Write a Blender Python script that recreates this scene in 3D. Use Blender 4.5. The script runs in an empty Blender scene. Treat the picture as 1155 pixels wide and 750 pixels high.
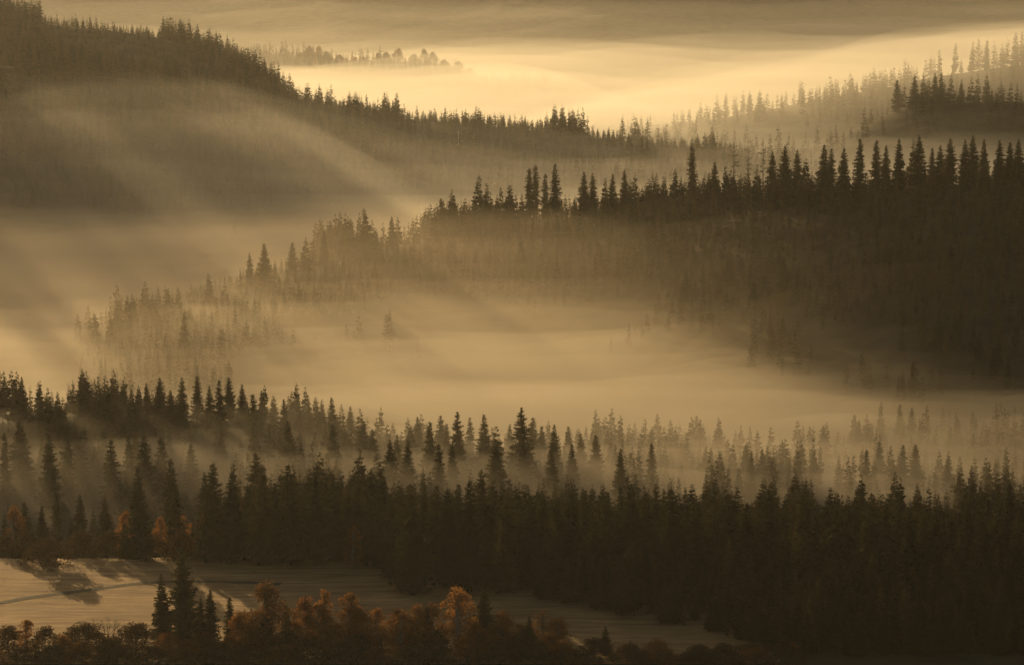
import bpy, math, random
import numpy as np
from mathutils import Vector, Matrix

R = math.radians
rng = np.random.default_rng(7)
random.seed(7)
sc = bpy.context.scene
col = sc.collection

# ------------------------------------------------------------------ camera
FX, CX, CY = 3000.0, 577.5, 375.0          # focal length and centre in pixels of the 1155 px wide photograph
CAM_H = 212.0
PITCH = math.atan(435.0 / FX)
cam_d = bpy.data.cameras.new('camera')
cam = bpy.data.objects.new('camera', cam_d)
col.objects.link(cam)
cam.location = (0, 0, CAM_H)
cam.rotation_euler = (math.pi / 2 - PITCH, 0, 0)
cam_d.sensor_width = 36.0
cam_d.lens = 36.0 * FX / 1155.0
cam_d.clip_start = 1.0
cam_d.clip_end = 40000.0
sc.camera = cam

# ------------------------------------------------------------------ light
SUN_EL, SUN_AZ = R(8.4), R(-24.0)          # azimuth from +Y, negative to the left
sdir = Vector((math.sin(SUN_AZ) * math.cos(SUN_EL), math.cos(SUN_AZ) * math.cos(SUN_EL), math.sin(SUN_EL)))
world = bpy.data.worlds.new('World')
sc.world = world
world.use_nodes = True
wn = world.node_tree.nodes
bg = wn['Background']
sky = wn.new('ShaderNodeTexSky')
sky.sky_type = 'NISHITA'
sky.sun_disc = False
sky.sun_elevation = SUN_EL
sky.sun_rotation = SUN_AZ
sky.air_density = 1.0
sky.dust_density = 4.0
sky.ozone_density = 0.3
world.node_tree.links.new(sky.outputs[0], bg.inputs[0])
bg.inputs[1].default_value = 0.065
sl = bpy.data.lights.new('sun', 'SUN')
sl.energy = 5.0
sl.angle = R(0.5)
sl.color = (1.0, 0.69, 0.32)
so = bpy.data.objects.new('sun', sl)
so.rotation_euler = sdir.to_track_quat('Z', 'Y').to_euler()
so.location = (-300, 800, 600)
col.objects.link(so)

sc.view_settings.view_transform = 'Standard'
sc.view_settings.look = 'None'
sc.view_settings.gamma = 1.0
sc.view_settings.exposure = 0.27
sc.render.engine = 'CYCLES'
cy = sc.cycles
cy.use_denoising = True
cy.denoiser = 'OPENIMAGEDENOISE'
cy.denoising_input_passes = 'RGB_ALBEDO_NORMAL'
cy.max_bounces = 4
cy.diffuse_bounces = 2
cy.glossy_bounces = 1
cy.transmission_bounces = 3
cy.volume_bounces = 0
cy.transparent_max_bounces = 24
cy.sample_clamp_indirect = 3.0
cy.use_adaptive_sampling = False

# ------------------------------------------------------------------ projection helpers
cp, sp = math.cos(PITCH), math.sin(PITCH)

def project(x, y, z):
    x, y, z = np.asarray(x, float), np.asarray(y, float), np.asarray(z, float) - CAM_H
    d = y * cp - z * sp
    h = y * sp + z * cp
    d = np.where(d < 1, 1, d)
    return CX + FX * x / d, CY - FX * h / d

def at(u, v, y):
    """the point seen at pixel (u, v) of the photograph, y metres ahead"""
    a, b = (u - CX) / FX, (CY - v) / FX
    k = y / (cp + b * sp)
    return a * k, y, CAM_H + k * (-sp + b * cp)

# ------------------------------------------------------------------ smooth noise
def _hash(ix, iy, s):
    n = (ix * 374761393 + iy * 668265263 + s * 974634777) & 0x7fffffff
    n = ((n ^ (n >> 13)) * 1274126177) & 0x7fffffff
    return ((n ^ (n >> 16)) & 0xffff) / 65535.0

def vnoise(x, y, s=0):
    x, y = np.asarray(x, float), np.asarray(y, float)
    ix, iy = np.floor(x).astype(np.int64), np.floor(y).astype(np.int64)
    fx, fy = x - ix, y - iy
    fx, fy = fx * fx * fx * (fx * (fx * 6 - 15) + 10), fy * fy * fy * (fy * (fy * 6 - 15) + 10)
    a, b = _hash(ix, iy, s), _hash(ix + 1, iy, s)
    c, d = _hash(ix, iy + 1, s), _hash(ix + 1, iy + 1, s)
    return (a + (b - a) * fx) * (1 - fy) + (c + (d - c) * fx) * fy

def fbm(x, y, s=0, o=4):
    t, w, n = 0, 0.5, 0
    for i in range(o):
        t = t + w * (vnoise(x * 2 ** i, y * 2 ** i, s + i * 17) * 2 - 1)
        n += w
        w *= 0.5
    return t / n

def sstep(a, b, x):
    t = np.clip((x - a) / (b - a), 0, 1)
    return t * t * (3 - 2 * t)

# ------------------------------------------------------------------ terrain
def crest(rows):
    """rows of (u, v of the ground at the crest, distance): interpolators of distance and height by u"""
    us = np.array([r[0] for r in rows], float)
    ys = np.array([r[2] for r in rows], float)
    zs = np.array([at(*r)[2] for r in rows])
    uu = np.linspace(us[0] - 300, us[-1] + 300, 800)
    k = np.ones(41) / 41
    sm = lambda q: np.convolve(np.pad(np.interp(uu, us, q), 20, mode='edge'), k, 'valid')
    return uu, sm(ys), sm(zs)

MAIN = crest([(-80, 480, 1330), (20, 445, 1370), (80, 405, 1430), (140, 375, 1480), (200, 355, 1530), (300, 320, 1620), (400, 293, 1700), (500, 268, 1770),
              (600, 246, 1770), (700, 243, 1700), (800, 235, 1620), (900, 223, 1560), (1000, 212, 1520), (1155, 203, 1490), (1300, 200, 1480)])
SPUR = crest([(-500, 90, 2000), (-300, 96, 2080), (-120, 90, 2230), (0, 72, 2400), (90, 82, 2430), (170, 96, 2480), (230, 108, 2520), (310, 123, 2570), (380, 124, 2600), (450, 134, 2620), (520, 140, 2640),  # crest left of the frame is unseen, raised and bent nearer for shade
              (600, 148, 2660), (680, 158, 2660), (760, 166, 2650), (860, 178, 2600), (930, 196, 2560), (1000, 225, 2520)])
SHOULDER = crest([(-900, -150, 2850), (-500, -110, 2850), (-300, -50, 2880), (-150, -14, 2890), (0, 12, 2900), (60, 30, 2900), (130, 36, 2910), (180, 40, 2920), (230, 56, 2930), (290, 80, 2950), (340, 115, 2970), (380, 165, 2980), (450, 180, 3000)])  # unseen stretch left of the frame raised to block the low sun
FARMID = crest([(250, 56, 4500), (330, 66, 4500), (390, 74, 4500), (450, 70, 4500), (490, 76, 4500), (530, 88, 4500), (580, 100, 4500), (680, 112, 4500)])
RIGHT = crest([(640, 165, 3000), (720, 154, 3000), (790, 140, 3020), (870, 124, 3040), (950, 107, 3050), (1010, 94, 3050), (1070, 84, 3040), (1120, 78, 3020), (1200, 66, 3000), (1400, 40, 3000)])
RIGHT_NEAR = crest([(900, 185, 2780), (980, 140, 2780), (1010, 122, 2780), (1060, 114, 2780), (1120, 114, 2780), (1200, 114, 2780), (1400, 110, 2780)])
RISE = crest([(-400, 470, 1130), (-100, 470, 1130), (0, 478, 1140), (60, 470, 1150), (150, 470, 1155), (260, 474, 1160), (340, 490, 1160), (420, 512, 1160), (520, 520, 1160), (620, 530, 1160)])
FAR = crest([(-400, -70, 7000), (0, -66, 7000), (300, -72, 7200), (700, -85, 7000), (1000, -60, 7400), (1400, -75, 7200)])
#          crest      front  back  power
RIDGES = [(MAIN, 360, 320), (RISE, 110, 160), (SPUR, 420, 420), (SHOULDER, 330, 700), (FARMID, 600, 900), (RIGHT, 420, 600), (RIGHT_NEAR, 200, 240), (FAR, 2300, 2500)]

def terrain(x, y):
    x, y = np.asarray(x, float), np.asarray(y, float)
    d = np.maximum(y * cp + 190 * sp, 60)
    u = np.clip(CX + FX * x / d, -3000, 4200)
    base = -(9 + 7 * sstep(420, 220, u)) * sstep(905, 985, y) - 11 * sstep(1040, 1180, y) * sstep(360, 520, u)
    hill = sstep(720, 0, y) ** 1.15 * 150 + 6 * sstep(790, 700, y)      # the slope the camera stands on
    z = np.zeros_like(x)
    acc = np.zeros_like(x)
    for c, wf, wb in RIDGES:
        yc, zc = np.interp(u, c[0], c[1]), np.interp(u, c[0], c[2])
        t = (y - yc) / np.where(y < yc, wf, wb)
        p = np.clip(1 - np.abs(t), 0, 1)
        p = p * p * (3 - 2 * p)
        p = 0.55 * p + 0.45 * np.clip(1 - np.abs(t), 0, 1)
        if c is SPUR or c is SHOULDER:
            zc = zc + sstep(10, -70, u) * (6 + 46 * np.maximum(fbm(u / 55.0, y / 900.0, 88, 2), -0.2))  # unseen knolls added left of the frame to break sunlight into shafts
        h = np.maximum(zc - base, 0) * p
        acc = acc + np.maximum(h, 0) ** 6
    z = base + acc ** (1 / 6.0) + hill
    amp = np.clip((y - 760) / 400, 0.03, 1)
    z = z + amp * (3.2 * fbm(x / 140, y / 140, 3) + 1.2 * fbm(x / 37, y / 37, 5, 3))
    z = z + 40 * sstep(4500, 7000, y) * fbm(x / 900, y / 900, 9)
    return z

def new_mesh(name, verts, faces, mats, parent=None, smooth=False):
    me = bpy.data.meshes.new(name)
    verts = np.asarray(verts, np.float32)
    faces = np.asarray(faces, np.int32)
    n = faces.shape[1]
    me.vertices.add(len(verts))
    me.vertices.foreach_set('co', verts.ravel())
    me.loops.add(faces.size)
    me.loops.foreach_set('vertex_index', faces.ravel())
    me.polygons.add(len(faces))
    me.polygons.foreach_set('loop_start', np.arange(0, faces.size, n, dtype=np.int32))
    if smooth:
        me.polygons.foreach_set('use_smooth', np.ones(len(faces), bool))
    for m in (mats if isinstance(mats, (list, tuple)) else [mats]):
        me.materials.append(m)
    me.update(calc_edges=True)
    return me

def link(name, me, parent=None):
    o = bpy.data.objects.new(name, me)
    col.objects.link(o)
    if parent:
        o.parent = parent
    return o

def tag(o, label=None, cat=None, group=None, kind=None):
    if label: o['label'] = label
    if cat: o['category'] = cat
    if group: o['group'] = group
    if kind: o['kind'] = kind
    return o

def grid_faces(nr, nc):
    i = np.arange((nr - 1) * (nc - 1))
    r, c = i // (nc - 1), i % (nc - 1)
    a = r * nc + c
    return np.stack([a, a + 1, a + nc + 1, a + nc], 1)

# ------------------------------------------------------------------ materials
def material(name):
    m = bpy.data.materials.new(name)
    m.use_nodes = True
    return m, m.node_tree.nodes, m.node_tree.links

def mat_ground():
    m, n, l = material('forest_floor')
    b = n['Principled BSDF']
    b.inputs['Roughness'].default_value = 1.0
    b.inputs['Specular IOR Level'].default_value = 0.1
    tc = n.new('ShaderNodeNewGeometry')
    nz = n.new('ShaderNodeTexNoise'); nz.inputs['Scale'].default_value = 0.06; nz.inputs['Detail'].default_value = 8
    l.new(tc.outputs['Position'], nz.inputs['Vector'])
    r = n.new('ShaderNodeValToRGB')
    r.color_ramp.elements[0].position = 0.3; r.color_ramp.elements[0].color = (0.030, 0.028, 0.016, 1)
    r.color_ramp.elements[1].position = 0.7; r.color_ramp.elements[1].color = (0.075, 0.062, 0.030, 1)
    l.new(nz.outputs[0], r.inputs[0]); l.new(r.outputs[0], b.inputs['Base Color'])
    return m

def mat_meadow():
    m, n, l = material('frosty_meadow')
    b = n['Principled BSDF']
    b.inputs['Roughness'].default_value = 0.9
    b.inputs['Specular IOR Level'].default_value = 0.2
    g = n.new('ShaderNodeNewGeometry')
    mp = n.new('ShaderNodeMapping')
    mp.inputs['Rotation'].default_value = (0, 0, R(8))
    mp.inputs['Scale'].default_value = (0.045, 0.30, 0.3)
    l.new(g.outputs['Position'], mp.inputs['Vector'])
    swath = n.new('ShaderNodeTexNoise'); swath.inputs['Scale'].default_value = 1.0; swath.inputs['Detail'].default_value = 6; swath.inputs['Roughness'].default_value = 0.65
    l.new(mp.outputs[0], swath.inputs['Vector'])
    pat = n.new('ShaderNodeTexNoise'); pat.inputs['Scale'].default_value = 0.05; pat.inputs['Detail'].default_value = 5
    l.new(g.outputs['Position'], pat.inputs['Vector'])
    fine = n.new('ShaderNodeTexNoise'); fine.inputs['Scale'].default_value = 1.6; fine.inputs['Detail'].default_value = 6
    l.new(g.outputs['Position'], fine.inputs['Vector'])
    r = n.new('ShaderNodeValToRGB')
    r.color_ramp.elements[0].position = 0.34; r.color_ramp.elements[0].color = (0.24, 0.132, 0.05, 1)
    r.color_ramp.elements[1].position = 0.62; r.color_ramp.elements[1].color = (0.48, 0.295, 0.122, 1)
    l.new(swath.outputs[0], r.inputs[0])
    mx = n.new('ShaderNodeMix'); mx.data_type = 'RGBA'; mx.blend_type = 'MULTIPLY'
    mx.inputs['Factor'].default_value = 0.8
    r2 = n.new('ShaderNodeValToRGB')
    r2.color_ramp.elements[0].position = 0.35; r2.color_ramp.elements[0].color = (0.62, 0.62, 0.56, 1)
    r2.color_ramp.elements[1].position = 0.65; r2.color_ramp.elements[1].color = (1, 1, 1, 1)
    l.new(pat.outputs[0], r2.inputs[0])
    l.new(r.outputs[0], mx.inputs['A']); l.new(r2.outputs[0], mx.inputs['B'])
    l.new(mx.outputs['Result'], b.inputs['Base Color'])
    add = n.new('ShaderNodeMath'); add.operation = 'ADD'
    l.new(fine.outputs[0], add.inputs[0]); l.new(swath.outputs[0], add.inputs[1])
    bp = n.new('ShaderNodeBump'); bp.inputs['Strength'].default_value = 0.9; bp.inputs['Distance'].default_value = 0.6
    l.new(add.outputs[0], bp.inputs['Height']); l.new(bp.outputs[0], b.inputs['Normal'])
    return m

def mat_plain(name, c1, c2, scale, rough=0.95):
    m, n, l = material(name)
    b = n['Principled BSDF']
    b.inputs['Roughness'].default_value = rough
    b.inputs['Specular IOR Level'].default_value = 0.15
    g = n.new('ShaderNodeNewGeometry')
    nz = n.new('ShaderNodeTexNoise'); nz.inputs['Scale'].default_value = scale; nz.inputs['Detail'].default_value = 5
    l.new(g.outputs['Position'], nz.inputs['Vector'])
    r = n.new('ShaderNodeValToRGB')
    r.color_ramp.elements[0].position = 0.35; r.color_ramp.elements[0].color = (*c1, 1)
    r.color_ramp.elements[1].position = 0.65; r.color_ramp.elements[1].color = (*c2, 1)
    l.new(nz.outputs[0], r.inputs[0]); l.new(r.outputs[0], b.inputs['Base Color'])
    return m

def mat_leaf(name, c1, c2, trans=0.35, attr=False):
    """leaves or needles: diffuse plus light coming through, each tree with its own tone"""
    m, n, l = material(name)
    n.remove(n['Principled BSDF'])
    out = n['Material Output']
    if attr:
        a = n.new('ShaderNodeAttribute'); a.attribute_name = 'tone'; rnd = a.outputs['Fac']
    else:
        oi = n.new('ShaderNodeObjectInfo'); rnd = oi.outputs['Random']
    g = n.new('ShaderNodeNewGeometry')
    nz = n.new('ShaderNodeTexNoise'); nz.inputs['Scale'].default_value = 0.9; nz.inputs['Detail'].default_value = 3
    l.new(g.outputs['Position'], nz.inputs['Vector'])
    ma = n.new('ShaderNodeMath'); ma.operation = 'MULTIPLY_ADD'; ma.inputs[1].default_value = 0.8
    l.new(nz.outputs[0], ma.inputs[0]); l.new(rnd, ma.inputs[2])
    sb = n.new('ShaderNodeMath'); sb.operation = 'SUBTRACT'; sb.inputs[1].default_value = 0.4
    l.new(ma.outputs[0], sb.inputs[0])
    r = n.new('ShaderNodeMix'); r.data_type = 'RGBA'
    r.inputs['A'].default_value = (*c1, 1); r.inputs['B'].default_value = (*c2, 1)
    l.new(sb.outputs[0], r.inputs['Factor'])
    d = n.new('ShaderNodeBsdfDiffuse'); t = n.new('ShaderNodeBsdfTranslucent')
    l.new(r.outputs['Result'], d.inputs[0]); l.new(r.outputs['Result'], t.inputs[0])
    mx = n.new('ShaderNodeMixShader'); mx.inputs[0].default_value = trans
    l.new(d.outputs[0], mx.inputs[1]); l.new(t.outputs[0], mx.inputs[2])
    l.new(mx.outputs[0], out.inputs[0])
    return m

def mat_volume(name, density, color, aniso):
    m, n, l = material(name)
    n.remove(n['Principled BSDF'])
    v = n.new('ShaderNodeVolumePrincipled')
    v.inputs['Color'].default_value = (*color, 1)
    v.inputs['Density'].default_value = density
    v.inputs['Anisotropy'].default_value = aniso
    l.new(v.outputs[0], n['Material Output'].inputs['Volume'])
    return m

M_GROUND = mat_ground()
M_MEADOW = mat_meadow()
M_TRACK = mat_plain('track_earth', (0.045, 0.035, 0.022), (0.09, 0.07, 0.045), 0.8)
M_BARK = mat_plain('bark', (0.05, 0.038, 0.027), (0.11, 0.085, 0.06), 2.0)
M_PALE = mat_plain('pale_bark', (0.55, 0.52, 0.46), (0.75, 0.72, 0.66), 1.0)
M_PALE_BROWN = mat_plain('birch_bark', (0.16, 0.13, 0.10), (0.34, 0.30, 0.25), 3.0)
M_NEEDLE = mat_leaf('spruce_needles', (0.024, 0.030, 0.014), (0.075, 0.064, 0.027), 0.4)
M_NEEDLE_FAR = mat_leaf('spruce_needles_far', (0.024, 0.030, 0.014), (0.080, 0.064, 0.026), 0.4, True)
M_ORANGE = mat_leaf('autumn_leaves', (0.18, 0.078, 0.025), (0.30, 0.145, 0.045), 0.45)
M_BROWN = mat_leaf('brown_leaves', (0.13, 0.066, 0.025), (0.25, 0.115, 0.036), 0.45)
M_BUSH = mat_leaf('bush_leaves', (0.055, 0.040, 0.018), (0.10, 0.060, 0.024), 0.3)

# ------------------------------------------------------------------ ground
def build_ground():
    nr, nc = 760, 420
    t = np.linspace(0, 1, nr)
    ys = np.where(t < 0.1, -400 + t / 0.1 * 1080, 680 * (11500 / 680.0) ** ((t - 0.1) / 0.9))
    s = np.linspace(-1, 1, nc)
    s = 0.22 * s + 1.0 * s ** 5
    Y = np.repeat(ys[:, None], nc, 1)
    X = s[None, :] * (np.abs(Y) * 0.92 + 300)
    Z = terrain(X, Y)
    me = new_mesh('ground', np.stack([X, Y, Z], -1).reshape(-1, 3), grid_faces(nr, nc)[:, ::1], M_GROUND, smooth=True)
    tag(link('ground', me), kind='structure')
build_ground()

def ground_hit(u, v, y0=700, y1=1300):
    """where the ray through pixel (u, v) meets the terrain"""
    ys = np.linspace(y0, y1, 1500)
    p = np.array([at(u, v, y) for y in ys])
    d = p[:, 2] - terrain(p[:, 0], p[:, 1])
    k = int(np.argmax(d < 0)) if (d < 0).any() else len(ys) - 1
    return p[k]

def build_meadow():
    us = np.linspace(-260, 880, 200)
    ys = np.linspace(770, 935, 150)
    U, Y = np.meshgrid(us, ys)
    X = (U - CX) / FX * (Y * cp + 205 * sp)
    Z = terrain(X, Y) + 0.06
    me = new_mesh('meadow', np.stack([X, Y, Z], -1).reshape(-1, 3), grid_faces(len(ys), len(us)), M_MEADOW, smooth=True)
    tag(link('meadow', me), kind='structure')
    pts = [(-60, 690), (0, 680), (40, 673), (80, 668), (120, 663), (150, 658.5), (185, 656), (230, 656), (280, 657), (330, 660)]
    cur = []
    for (u0, v0), (u1, v1) in zip(pts[:-1], pts[1:]):
        for k in range(8):
            f = k / 8
            cur.append(ground_hit(u0 + (u1 - u0) * f, v0 + (v1 - v0) * f))
    cur = np.array(cur)
    ker = np.ones(9) / 9
    cur = np.stack([np.convolve(np.pad(cur[:, i], 4, mode='edge'), ker, 'valid') for i in range(3)], 1)
    tn = np.gradient(cur[:, :2], axis=0)
    nn = np.stack([-tn[:, 1], tn[:, 0]], 1) / np.linalg.norm(tn, axis=1)[:, None]
    V = []
    for j, off in enumerate((-1.7, -0.6, 0.6, 1.7)):
        w = off + 0.35 * fbm(np.arange(len(cur)) / 3.0, np.full(len(cur), j * 3.3), 4)
        q = cur[:, :2] + nn * w[:, None]
        V.append(np.stack([q[:, 0], q[:, 1], terrain(q[:, 0], q[:, 1]) + 0.13], 1))
    V = np.stack(V, 1)
    me = new_mesh('dirt_track', V.reshape(-1, 3), grid_faces(len(cur), 4)[:, ::-1], M_TRACK, smooth=True)
    tag(link('dirt_track', me), kind='structure')
build_meadow()

# ------------------------------------------------------------------ tree shapes (unit height)
def spruce_tris(seed, whorls, per, twigs, rad=0.16, low=0.08, droop=0.5, ragged=0.3, slim=0.85):
    """triangles of a spruce crown: whorls of drooping branches, each a fan of twigs"""
    r = np.random.default_rng(seed)
    T = []
    for w in range(whorls):
        f = (w + r.uniform(-0.3, 0.3)) / (whorls - 1)
        z0 = low + (0.985 - low) * np.clip(f, 0, 1) ** 0.92
        t = (1 - z0) / (1 - low)
        L0 = rad * (0.07 + 0.93 * t ** slim)
        if z0 < low + 0.12:
            L0 *= 0.6 + 0.4 * (z0 - low) / 0.12
        n = max(4, int(round(per * (0.7 + 0.3 * t))))
        ph = r.uniform(0, 6.28)
        if ragged < 0.7:                                 # the dense foliage round the stem
            for b in range(4 if twigs else 2):
                a = r.uniform(0, 6.283)
                c, q = math.cos(a), math.sin(a)
                l = L0 * r.uniform(0.45, 0.75) + 0.004
                zz = z0 + r.uniform(-0.5, 0.5) / whorls
                T.append(((c * l * .1, q * l * .1, zz + 0.45 * l + 0.012), (c * l - q * l * .35, q * l + c * l * .35, zz - l * r.uniform(.3, .7)), (c * l + q * l * .35, q * l - c * l * .35, zz - l * r.uniform(.3, .7))))
        for b in range(n):
            if r.random() < 0.03 + 0.14 * ragged + (0.35 if ragged > 0.7 else 0):
                continue
            a = ph + (b + r.uniform(-0.3, 0.3)) * 6.283 / n
            L = L0 * r.uniform(1 - ragged * 1.3, 1 + ragged * 0.7)
            dx, dy = math.cos(a), math.sin(a)
            drop = -droop * r.uniform(0.5, 1.2) * (0.35 + 0.65 * t)
            if t < 0.12:
                drop = r.uniform(-0.2, 0.6)
            zb = z0 + r.uniform(-0.55, 0.55) * (0.95 - low) / whorls * (1 if t > 0.05 else 0.3)
            def P(s):
                return np.array([dx * L * s, dy * L * s, zb + L * (drop * s + 0.30 * s * s * (1 if t > .12 else 0))])
            side = np.array([-dy, dx, 0.0])
            wd = L * 0.10 + 0.003
            tip = P(1.0)
            if twigs == 0:
                hang = np.array([0, 0, -L * r.uniform(0.2, 0.5) - 0.006])
                m = P(r.uniform(0.45, 0.65))
                T.append((P(0.0), m + side * L * r.uniform(0.3, 0.5) + hang * .7, tip))
                T.append((P(0.0), tip, m - side * L * r.uniform(0.3, 0.5) + hang * .7))
                T.append((P(0.1), m + hang, tip))
                continue
            T.append((P(0) - side * wd * .5, tip, P(0) + side * wd * .5))
            for k in range(twigs):
                s = (k + r.uniform(0.2, 0.9)) / twigs
                base = P(s)
                l = L * (0.56 * (1 - 0.6 * s)) * r.uniform(0.6, 1.25) + 0.005
                for sg in (-1, 1):
                    ang = r.uniform(0.45, 1.1)
                    d = np.array([dx, dy, 0]) * math.cos(ang) + side * sg * math.sin(ang)
                    d[2] = -r.uniform(0.15, 0.95)
                    e = base + d * l
                    c = P(min(1, s + 0.15 + .06 * r.random()))
                    T.append((base, e, c))
                if r.random() < 0.75:                    # hanging twig
                    e = base + np.array([dx * 0.15, dy * 0.15, -r.uniform(0.5, 1.0)]) * l
                    T.append((P(max(0, s - 0.10)), e, P(min(1, s + 0.10))))
    # leader shoot
    for k in range(3):
        a = k * 2.1
        T.append(((0.004 * math.cos(a), 0.004 * math.sin(a), 0.955), (0, 0, 1.0), (0.004 * math.cos(a + 2.1), 0.004 * math.sin(a + 2.1), 0.955)))
    return np.array([[np.asarray(p, float) for p in t] for t in T])

def trunk_mesh_data(seed, r0=0.012, top=0.97, sides=6, segs=7, wob=0.004):
    r = np.random.default_rng(seed)
    V, F = [], []
    for i in range(segs + 1):
        f = i / segs
        z = -0.03 + (top + 0.03) * f
        rr = r0 * (1 - f) ** 0.8 + 0.0012
        if i == 0: rr *= 1.5
        ox, oy = r.normal(0, wob, 2) * f * (1 - f) * 4
        for s in range(sides):
            a = 6.283 * s / sides
            V.append((ox + rr * math.cos(a), oy + rr * math.sin(a), z))
    for i in range(segs):
        for s in range(sides):
            a, b = i * sides + s, i * sides + (s + 1) % sides
            F.append((a, b, b + sides, a + sides))
    return V, F

def tri_mesh(name, T, mat):
    T = np.asarray(T, float)
    return new_mesh(name, T.reshape(-1, 3), np.arange(len(T) * 3).reshape(-1, 3), mat)

# a few habits of spruce: (rad, low, droop, ragged, slim)
HABITS = [(0.185, 0.05, 0.55, 0.25, 0.80), (0.195, 0.05, 0.45, 0.32, 0.85), (0.165, 0.08, 0.65, 0.38, 0.72), (0.210, 0.04, 0.50, 0.26, 0.92),
          (0.150, 0.07, 0.70, 0.42, 0.64), (0.185, 0.08, 0.40, 0.42, 0.75)]
SLIM = [(0.105, 0.12, 0.75, 0.45, 0.45), (0.120, 0.18, 0.60, 0.50, 0.50)]
SPARSE = [(0.105, 0.18, 0.25, 0.75, 0.50), (0.085, 0.25, 0.15, 0.80, 0.45)]
CROWN, TRUNK = {}, {}
for i, h in enumerate(HABITS):
    CROWN['full', i] = tri_mesh('crown', spruce_tris(100 + i, 34, 8, 7, *h), M_NEEDLE)
    TRUNK['full', i] = new_mesh('trunk', *trunk_mesh_data(100 + i), M_BARK)
for i, h in enumerate(SLIM):
    CROWN['slim', i] = tri_mesh('crown', spruce_tris(200 + i, 40, 7, 5, *h), M_NEEDLE)
    TRUNK['slim', i] = new_mesh('trunk', *trunk_mesh_data(200 + i, 0.010), M_BARK)
for i, h in enumerate(SPARSE):
    CROWN['sparse', i] = tri_mesh('crown', spruce_tris(300 + i, 26, 4, 3, *h)[::1], M_NEEDLE)
    TRUNK['sparse', i] = new_mesh('trunk', *trunk_mesh_data(300 + i, 0.009), M_BARK)
NV = {'full': len(HABITS), 'slim': len(SLIM), 'sparse': len(SPARSE)}

MID = [spruce_tris(400 + i, 19, 7, 0, *HABITS[i % 6]) for i in range(6)] + [spruce_tris(420 + i, 22, 5, 0, *SLIM[i]) for i in range(2)]
LOWP = [spruce_tris(500 + i, 11, 6, 0, *HABITS[i % 6]) for i in range(6)] + [spruce_tris(520 + i, 12, 4, 0, *SLIM[i]) for i in range(2)]

# ------------------------------------------------------------------ where the trees stand
TREES = []       # x, y, z, height, kind, zone, explicit

def tree_at(u, vtop, y, kind='full', zone='', hmin=5, hmax=38, drop=0.0):
    x, yy, zt = at(u, vtop, y)
    zb = float(terrain(x, yy)) - drop
    h = float(np.clip(zt - zb, hmin, hmax))
    TREES.append(dict(x=x, y=yy, z=zb, h=h, kind=kind, zone=zone, ex=True, uv=(u, vtop)))

def yof(c, u):
    return float(np.interp(u, c[0], c[1]))

# foreground strip below the meadow
for u, v, y, k in [(205, 616, 792, 'full'), (182, 647, 794, 'full'), (237, 664, 790, 'full'), (259, 672, 789, 'full'), (226, 674, 793, 'full'), (546, 658, 788, 'full'),
                   (597, 694, 778, 'full'), (482, 684, 785, 'slim'), (468, 690, 787, 'slim'), (683, 706, 780, 'full'), (711, 722, 778, 'full'), (872, 700, 786, 'full'),
                   (668, 722, 780, 'full'), (300, 668, 784, 'full'), (322, 676, 786, 'full')]:
    tree_at(u, v, y, k, 'fore')
# treeline behind the meadow
for u, v, y, k in [(27, 566, 918, 'full'), (47, 570, 920, 'full'), (63, 556, 925, 'slim'), (90, 557, 922, 'full'), (118, 560, 920, 'full'), (155, 525, 915, 'full'), (198, 546, 922, 'full'),
                   (240, 522, 908, 'full'), (262, 531, 906, 'full'), (296, 526, 902, 'full'), (325, 523, 900, 'full'), (355, 535, 902, 'full'), (288, 484, 985, 'full'), (378, 548, 906, 'full'),
                   (392, 546, 912, 'full'), (412, 560, 900, 'full'), (192, 504, 985, 'slim'), (430, 575, 895, 'full'), (105, 575, 926, 'full'), (5, 575, 925, 'full'), (140, 590, 920, 'full'), (225, 580, 918, 'full')]:
    tree_at(u, v, y + (70 if u < 135 and v > 550 else 0), k, 'line')
# right-hand forest skyline
BL = [(440, 556), (452, 548), (463, 545), (478, 549), (492, 546), (505, 550), (517, 545), (530, 541), (543, 530), (556, 546), (570, 556), (585, 561), (598, 558), (612, 556), (628, 561), (645, 556), (660, 552),
      (673, 560), (685, 553), (700, 548), (712, 545), (727, 553), (740, 545), (757, 550), (772, 575), (785, 558), (806, 565), (828, 578), (843, 567), (868, 567), (885, 573), (903, 570), (925, 574), (943, 571),
      (955, 568), (965, 560), (983, 556), (1000, 573), (1012, 575), (1027, 575), (1042, 572), (1055, 571), (1072, 573), (1093, 567), (1110, 576), (1127, 577), (1148, 583), (1170, 578)]
for i, (u, v) in enumerate(BL):
    tree_at(u, v, 880 + 22 * math.sin(i * 2.4) - max(0, u - 700) * 0.03, 'full', 'mass')
# trees standing in the mist: left rise
CL = [(15, 447), (45, 429), (35, 456), (65, 441), (82, 440), (98, 430), (113, 440), (127, 425), (138, 432), (148, 438), (165, 432), (180, 433), (192, 440), (205, 425), (222, 423), (236, 435), (247, 428),
      (258, 425), (273, 433), (285, 444), (295, 440), (308, 446), (320, 450), (337, 456), (348, 448), (357, 452), (374, 448), (385, 456), (395, 458), (406, 461)]
for i, (u, v) in enumerate(CL):
    tree_at(u, v, 1150 + 22 * math.sin(i * 1.9), 'full', 'rise')
for i, (u, v) in enumerate([(5, 488), (22, 472), (55, 487), (75, 470), (90, 490), (125, 495), (145, 490), (152, 487), (162, 488), (182, 492), (215, 500)]):
    tree_at(u, v, 1050 + 18 * math.sin(i * 2.1), 'full' if i % 3 else 'slim', 'rise')
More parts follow.
